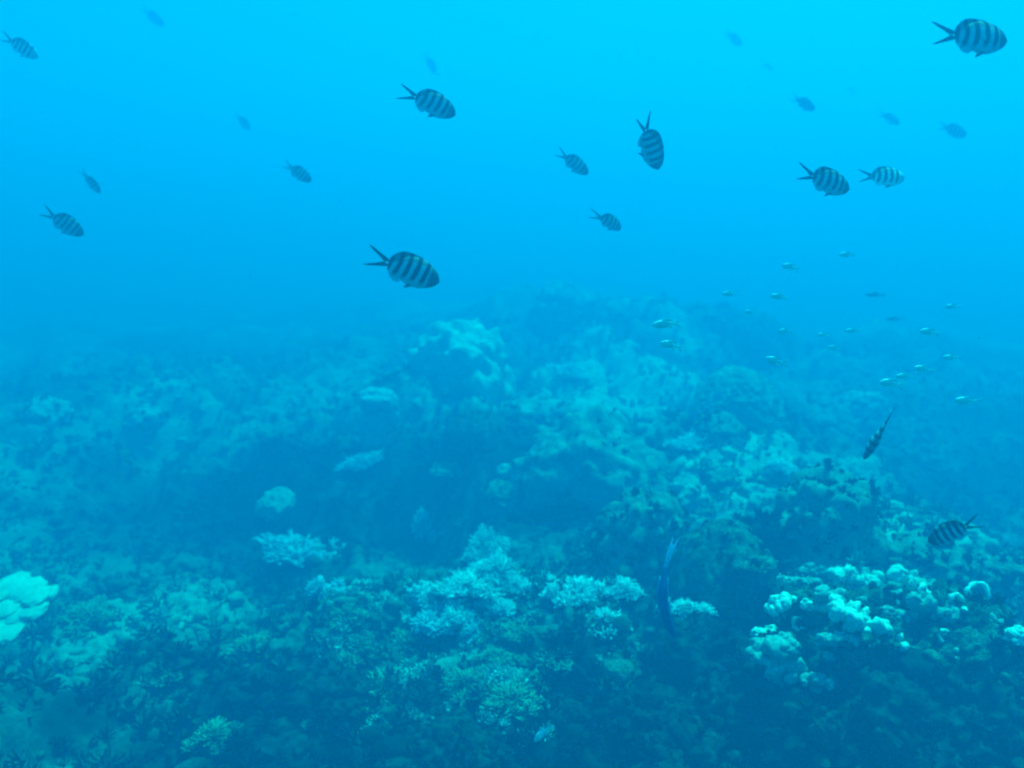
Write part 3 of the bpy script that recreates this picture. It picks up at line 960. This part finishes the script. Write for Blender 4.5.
# ribbed dark coral (a barrel with upright ridges)
def barrel():
    na, nz = 72, 16
    V, Fc = [], []
    for j in range(nz + 1):
        t = j / nz
        rad = .62 + .30 * math.sin(math.pi * min(1, t * .95 + .12)) - .30 * max(0, t - .8)
        for k in range(na):
            a = 2 * math.pi * k / na
            r = rad * (1 + .10 * math.cos(14 * a + 2 * math.sin(3 * t)) + .05 * math.sin(5 * a + t * 4))
            V.append((r * math.cos(a), r * math.sin(a), t * 1.5 - .2))
    for j in range(4):
        rad = (.50, .40, .32, .02)[j]; z = (1.22, .95, .6, .55)[j]
        for k in range(na):
            a = 2 * math.pi * k / na
            V.append((rad * math.cos(a), rad * math.sin(a), z))
    for j in range(nz + 4):
        for k in range(na):
            a, b = j * na + k, j * na + (k + 1) % na
            Fc.append((a, b, b + na, a + na))
    return mesh_np('ribbed_sponge', np.array(V), Fc, M['rock'])
plant('ribbed_sponge', barrel(), 474, 444, 64, 'dark barrel shaped sponge with upright ribs in front of the pale mound', 'sponge', None, .1, 6, .8)

# pale topped column at the left
def column_coral():
    q, _ = surf(378, 442)
    q = q + np.array([0, .12, .05])
    e = link('capped_coral', None, None, (q[0], q[1], q[2] - .1))
    tag(e, 'block of coral with a pale domed cap left of centre', 'coral')
    link('block', boulder_mesh('block', 31, M['pale_massive'], 5, 1.0, .3, 1.6, .2, 3.4, .05, box=.5), e, (0, 0, .1), (0, 0, .5), (.15, .15, .24))
    link('cap', boulder_mesh('cap', 32, M['plate'], 5, .6, .34, 1.5, .16, 4, .06), e, (0, 0, .36), (0, .08, .3), (.155, .155, .15))
column_coral()

# round plate coral below the branching ones
head('plate_coral', 51, M['massive'], 619, 680, 34, 'smooth rounded pale coral disc facing up below the branching corals', sub=5, flat=.95, knob=.05, lump=.2, lump_f=1.2, fine=.03, box=.35, tilt=12, tufts=0)

# bright lobed coral at the left edge
rl = random.Random(9)
def left_lobes():
    sp = [(0, 0, .1, .5, .8), (-.55, .1, .35, .42, .7), (.42, .12, .62, .26, .9), (.05, .3, .72, .36, .7), (-.4, .35, .85, .36, .6), (.5, -.1, .25, .3, .8),
          (-.7, -.35, -.05, .4, .7), (.1, -.5, -.2, .42, .8), (-.35, -.5, -.15, .36, .8), (.3, -.35, -.05, .3, .8), (.62, .3, .42, .2, .9), (-.1, -.1, .45, .3, .8)]
    q, D = surf(6, 628)
    q = q + np.array([0, .10, .05])
    sp = [(x, y, z, r * 1.22, st * 1.15) for x, y, z, r, st in sp] + [(-.15, .05, .0, .8, .8), (-.2, -.25, -.3, .6, .8)]
    me = lobes_mesh('lobed_coral', 3, M['leather_mid'], sp, 4, .12, .35)
    o = link('lobed_coral', me, None, q, (R(14), 0, 0), np.array([1, 1.5, .42]) * (58 / 2 * D / F * 1.3))
    tag(o, 'bright pale lobed coral cut by the left edge', 'coral')
left_lobes()

# leather corals with stalk and cap
def cap_spots(seed, n=14, droop=.35):
    rn = random.Random(seed)
    out = [(0, 0, .1, .62, .55)]
    for i in range(n):
        a = 6.28 * i / n + rn.uniform(-.2, .2)
        rr_ = rn.uniform(.5, .85)
        out.append((rr_ * math.cos(a), rr_ * math.sin(a), -droop * rr_ + rn.uniform(-.12, .18), rn.uniform(.18, .32), rn.uniform(.7, 1.2)))
    for i in range(5):
        a = rn.uniform(0, 6.28)
        out.append((.35 * math.cos(a), .35 * math.sin(a), .3, rn.uniform(.16, .28), .8))
    return out

def curl_mesh(name, seed, material, turn=5.2, R1=.7, tk=.27):
    """a leather coral lobe curled round on itself into an open ring, thick and lumpy"""
    rnd = random.Random(seed)
    V, Fc = [], []
    n = 22
    ph = rnd.uniform(0, 6.28)
    pts, rad = [], []
    for i in range(n):
        t = i / (n - 1)
        a = ph + turn * t
        k = R1 * (1 + .15 * math.sin(3 * a + seed))
        pts.append((k * math.cos(a), .18 * math.sin(2 * a + seed) + .25 * t, k * math.sin(a) * .9))
        rad.append(tk * (.85 + .25 * math.sin(5 * a + seed) + .15 * math.sin(9 * a)) * (1 - .7 * max(0, abs(t - .5) * 2 - .75) / .25))
    tube(V, Fc, pts, rad, 14)
    V = np.array(V)
    c = V + .09 * np.stack([fbm(V * 3.2 + seed, 3, 1), fbm(V * 3.2 + seed, 3, 2), fbm(V * 3.2 + seed, 3, 3)], 1)
    return mesh_np(name, c, Fc, material)

GL = 'pale leather corals on the lower right of the reef'
def leather(px, py, w, label, seed, stalk=.9, tilt=(15, 0), droop=.35, n=14, m='leather', smat='leather_dim'):
    q, D = surf(px, py + w * .3 * stalk)
    r = w / 2 * D / F
    e = link('leather_coral', None, None, (q[0], q[1] + r * .2, q[2] - r * .15))
    tag(e, label, 'coral', GL)
    link('stalk', stalk_mesh('stalk', seed, M[smat], .34, .26, 1.0), e, None, None, (r, r, r * stalk))
    link('cap', lobes_mesh('cap', seed + 1, M[m], cap_spots(seed, n, droop), 3, .28), e, (0, 0, r * stalk), (R(tilt[0]), R(tilt[1]), seed), r)
def curl(px, py, w, label, seed, turn=5.2, R1=.68, tk=.27, m='leather', rot=(-25, 0, 0)):
    q, D = surf(px, py + w * .35)
    r = w / 2 * D / F
    o = link('leather_coral', curl_mesh('leather_coral', seed, M[m], turn, R1, tk), None, (q[0], q[1], q[2] + r * .55), [R(a) for a in rot], r)
    tag(o, label, 'coral', GL)

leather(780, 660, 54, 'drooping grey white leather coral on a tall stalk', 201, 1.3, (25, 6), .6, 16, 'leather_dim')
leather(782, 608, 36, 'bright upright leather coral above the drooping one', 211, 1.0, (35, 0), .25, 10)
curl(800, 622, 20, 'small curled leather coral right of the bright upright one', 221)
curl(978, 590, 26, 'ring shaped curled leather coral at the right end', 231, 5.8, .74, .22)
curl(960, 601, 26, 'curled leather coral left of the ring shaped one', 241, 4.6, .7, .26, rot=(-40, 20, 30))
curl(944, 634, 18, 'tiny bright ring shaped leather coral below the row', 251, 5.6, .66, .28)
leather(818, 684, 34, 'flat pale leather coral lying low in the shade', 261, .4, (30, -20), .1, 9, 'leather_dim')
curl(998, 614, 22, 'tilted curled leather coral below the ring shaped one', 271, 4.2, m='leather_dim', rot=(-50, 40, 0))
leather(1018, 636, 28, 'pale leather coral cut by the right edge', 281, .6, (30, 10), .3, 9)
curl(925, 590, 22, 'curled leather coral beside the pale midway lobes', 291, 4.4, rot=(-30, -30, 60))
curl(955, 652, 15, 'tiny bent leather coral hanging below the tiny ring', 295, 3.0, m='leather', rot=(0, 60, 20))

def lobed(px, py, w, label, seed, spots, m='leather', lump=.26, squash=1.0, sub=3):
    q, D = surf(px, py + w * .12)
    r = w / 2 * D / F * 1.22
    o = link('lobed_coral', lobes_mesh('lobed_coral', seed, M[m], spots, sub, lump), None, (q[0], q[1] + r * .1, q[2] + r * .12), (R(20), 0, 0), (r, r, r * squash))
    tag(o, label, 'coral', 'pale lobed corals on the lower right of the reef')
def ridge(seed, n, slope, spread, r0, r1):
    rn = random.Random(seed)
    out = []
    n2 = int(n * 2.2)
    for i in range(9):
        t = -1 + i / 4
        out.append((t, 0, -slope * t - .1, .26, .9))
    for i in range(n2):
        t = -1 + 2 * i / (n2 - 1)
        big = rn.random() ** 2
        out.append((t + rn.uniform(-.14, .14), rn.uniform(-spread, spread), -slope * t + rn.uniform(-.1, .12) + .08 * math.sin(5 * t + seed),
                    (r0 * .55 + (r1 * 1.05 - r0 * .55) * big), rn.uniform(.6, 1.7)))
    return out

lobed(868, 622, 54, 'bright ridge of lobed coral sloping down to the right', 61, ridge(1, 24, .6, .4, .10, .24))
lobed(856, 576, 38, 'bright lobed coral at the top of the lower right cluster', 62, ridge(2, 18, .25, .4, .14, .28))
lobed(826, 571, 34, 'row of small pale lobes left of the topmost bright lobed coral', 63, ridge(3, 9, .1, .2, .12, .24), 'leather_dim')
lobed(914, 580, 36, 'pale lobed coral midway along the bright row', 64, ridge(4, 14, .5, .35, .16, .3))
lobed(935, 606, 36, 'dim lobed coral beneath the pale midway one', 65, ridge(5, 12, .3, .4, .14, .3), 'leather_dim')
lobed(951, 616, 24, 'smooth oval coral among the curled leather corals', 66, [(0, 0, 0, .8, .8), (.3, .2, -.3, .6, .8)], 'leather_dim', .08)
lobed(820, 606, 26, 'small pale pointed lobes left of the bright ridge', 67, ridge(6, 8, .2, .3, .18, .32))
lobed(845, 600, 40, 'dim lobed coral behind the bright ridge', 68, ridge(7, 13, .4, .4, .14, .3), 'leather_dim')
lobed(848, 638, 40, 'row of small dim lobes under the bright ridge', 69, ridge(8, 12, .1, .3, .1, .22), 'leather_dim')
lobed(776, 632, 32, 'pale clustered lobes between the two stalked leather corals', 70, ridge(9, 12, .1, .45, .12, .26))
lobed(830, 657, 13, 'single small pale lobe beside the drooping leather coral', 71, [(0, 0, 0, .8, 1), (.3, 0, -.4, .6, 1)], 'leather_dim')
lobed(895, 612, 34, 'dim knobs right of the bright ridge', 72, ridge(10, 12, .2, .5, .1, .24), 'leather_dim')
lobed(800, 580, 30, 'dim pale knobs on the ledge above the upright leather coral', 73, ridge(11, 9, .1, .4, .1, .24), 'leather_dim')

# ------------------------------------------------------------------ rubble: nobody could count it
def rubble():
    rn = np.random.default_rng(3)
    temps = []
    V0, F0 = ico(2)
    for k in range(5):
        d = 1 + .8 * fbm(V0 * 1.5 + k * 9.1, 3, k) + .5 * (.6 - worley(V0 * 2.2 + k, k))
        temps.append((V0 * d[:, None] * np.array([1, .85, .7]), F0))
    for k in range(10):
        rd = random.Random(40 + k)
        V, Fc = [], []
        for j in range(16):
            a = rd.uniform(0, 6.28); e = rd.uniform(.05, 1.45)
            d = Vector((math.cos(a) * math.cos(e), math.sin(a) * math.cos(e), math.sin(e)))
            tube(V, Fc, [d * .05, d * .6, d * rd.uniform(.9, 1.2)], [.17, .15, .09], 4, False)
        Fc = [f for f in Fc]
        T = []
        for f in Fc: T += [(f[0], f[1], f[2]), (f[0], f[2], f[3])]
        temps.append((np.array(V), np.array(T)))
    n = 22000
    y = 1.7 + 8.0 * rn.random(n) ** 1.7
    x = (rn.random(n) * 2 - 1) * (.9 + .72 * y)
    keep = (rn.random(n) < .45) | (vnoise(np.stack([x * 1.1, y * 1.1, 0 * x], 1), 61) + .75 * rn.random(n) > -.02)
    for sx, sy, sr, sc in PATCH:
        if sc >= .9: keep &= ((x - sx) ** 2 + (y - sy) ** 2 > (.7 * sr) ** 2 * (.4 + .9 * rn.random(n))) | (rn.random(n) < .34)
    x, y = x[keep], y[keep]
    z = H(x, y)
    n = len(x)
    VV, FF, b = [], [], 0
    sz = .014 + .045 * rn.random(n) ** 2.2
    for i in range(n):
        T = temps[int(rn.integers(5)) if rn.random() < .22 else 5 + int(rn.integers(10))]
        a = rn.random() * 6.28
        t1 = rn.normal() * .4
        c, s = math.cos(a), math.sin(a)
        c1, s1 = math.cos(t1), math.sin(t1)
        m = np.array([[c, -s, 0], [s, c, 0], [0, 0, 1]]) @ np.array([[1, 0, 0], [0, c1, -s1], [0, s1, c1]])
        v = (T[0] * sz[i] * (.7 + .6 * rn.random(3))) @ m.T
        VV.append(v + np.array([x[i], y[i], z[i] + sz[i] * .15]))
        FF.append(T[1] + b); b += len(v)
    me = mesh_np('coral_rubble', np.concatenate(VV), np.concatenate(FF), M['rubble'])
    set_dapple_cover(me, np.concatenate(VV))
    o = link('coral_rubble', me)
    o['kind'] = 'stuff'
    o['label'] = 'small broken coral and stubby growth covering the floor'
    o['category'] = 'coral rubble'
    # dense fine carpet of short pale branches in the lower middle, and pale nubs on the near right ledge
    VV, FF, b = [], [], 0
    def put(T, szz, nv, pos):
        nonlocal b
        m = np.array(nv.to_track_quat('Z', 'Y').to_matrix())
        a = rn.random() * 6.28; c, s = math.cos(a), math.sin(a)
        v = ((T[0] * szz * (.7 + .6 * rn.random(3))) @ np.array([[c, -s, 0], [s, c, 0], [0, 0, 1]])) @ m.T
        VV.append(v + pos); FF.append(T[1] + b); b += len(v)
    n = 13000
    x = -.85 + 1.45 * rn.random(n); y = 2.55 + 1.75 * rn.random(n)
    q = np.stack([x, y, 0 * x], 1)
    e = ((x + .13) / .75) ** 2 + ((y - 3.4) / .85) ** 2
    keep = (fbm(q * 4.2, 3, 63, .6) * 1.6 + .55 - .75 * e) > .35 * rn.random(n)
    x, y = x[keep], y[keep]; z = H(x, y)
    for i in range(len(x)):
        put(temps[5 + int(rn.integers(10))], .012 + .022 * rn.random() ** 1.6, Vector((0, 0, 1)) + Vector(rn.normal(size=3) * .3), np.array([x[i], y[i], z[i]]))
    for ho, P, Nn, tf in HEADS:
        if ho['label'].startswith(('brownish rock carrying', 'grey brown rock', 'low dim coral ledge')):
            ok = np.nonzero((Nn[:, 2] > .25) & (fbm(P * 9, 3, 64, .6) > -.02))[0]
            if len(ok) < 50: ok = np.nonzero(Nn[:, 2] > .25)[0]
            if not len(ok): continue
            for i in rn.choice(ok, 420):
                put(temps[int(rn.integers(5))], .007 + .02 * rn.random() ** 2, Vector(Nn[i]) + Vector(rn.normal(size=3) * .3), P[i])
    o = link('coral_carpet', mesh_np('coral_carpet', np.concatenate(VV), np.concatenate(FF), M['carpet']))
    o['kind'] = 'stuff'
    o['label'] = 'dense fine carpet of short pale branches and nubs'
    o['category'] = 'coral'
    VV, FF, b = [], [], 0
    for ho, P, Nn, tf in HEADS:
        ok = np.nonzero(Nn[:, 2] > -.15)[0]
        r = float(ho.scale[0])
        n = int(260 * tf * min(2.2, (r / .16) ** 2))
        if not n: continue
        for i in rn.choice(ok, n):
            T = temps[int(rn.integers(5)) if rn.random() < .12 else 5 + int(rn.integers(10))]
            nv = Vector(Nn[i]) + Vector(rn.normal(size=3) * .35)
            m = np.array(nv.to_track_quat('Z', 'Y').to_matrix())
            szz = .010 + .026 * rn.random() ** 2.5
            a = rn.random() * 6.28; c, s = math.cos(a), math.sin(a)
            v = ((T[0] * szz * (.7 + .6 * rn.random(3))) @ np.array([[c, -s, 0], [s, c, 0], [0, 0, 1]])) @ m.T
            VV.append(v + P[i]); FF.append(T[1] + b); b += len(v)
    o = link('algae_growth', mesh_np('algae_growth', np.concatenate(VV), np.concatenate(FF), M['tuft']))
    o['kind'] = 'stuff'
    o['label'] = 'stubby dark algae growth on the rocks and mounds'
    o['category'] = 'algae'
rubble()

# ------------------------------------------------------------------ specks drifting in the water
def specks():
    rn = np.random.default_rng(8)
    V0, F0 = ico(1)
    VV, FF, b = [], [], 0
    for i in range(260):
        D = 1.0 + 6 * rn.random()
        p = np.array([(rn.random() - .5) * 1.5 * D, D, .2 + 3.2 * rn.random()])
        if p[2] < ground_z(p[0], p[1]) + .1: continue
        VV.append(V0 * np.array([1, .7, .8]) * (.0006 + .0016 * rn.random() ** 3) * (1 + .3 * rn.random(3)) + p); FF.append(F0 + b); b += len(V0)
    o = link('drifting_specks', mesh_np('drifting_specks', np.concatenate(VV), np.concatenate(FF), M['rubble']))
    o['kind'] = 'stuff'
    o['label'] = 'tiny pale specks drifting in the water'
    o['category'] = 'particles'
specks()
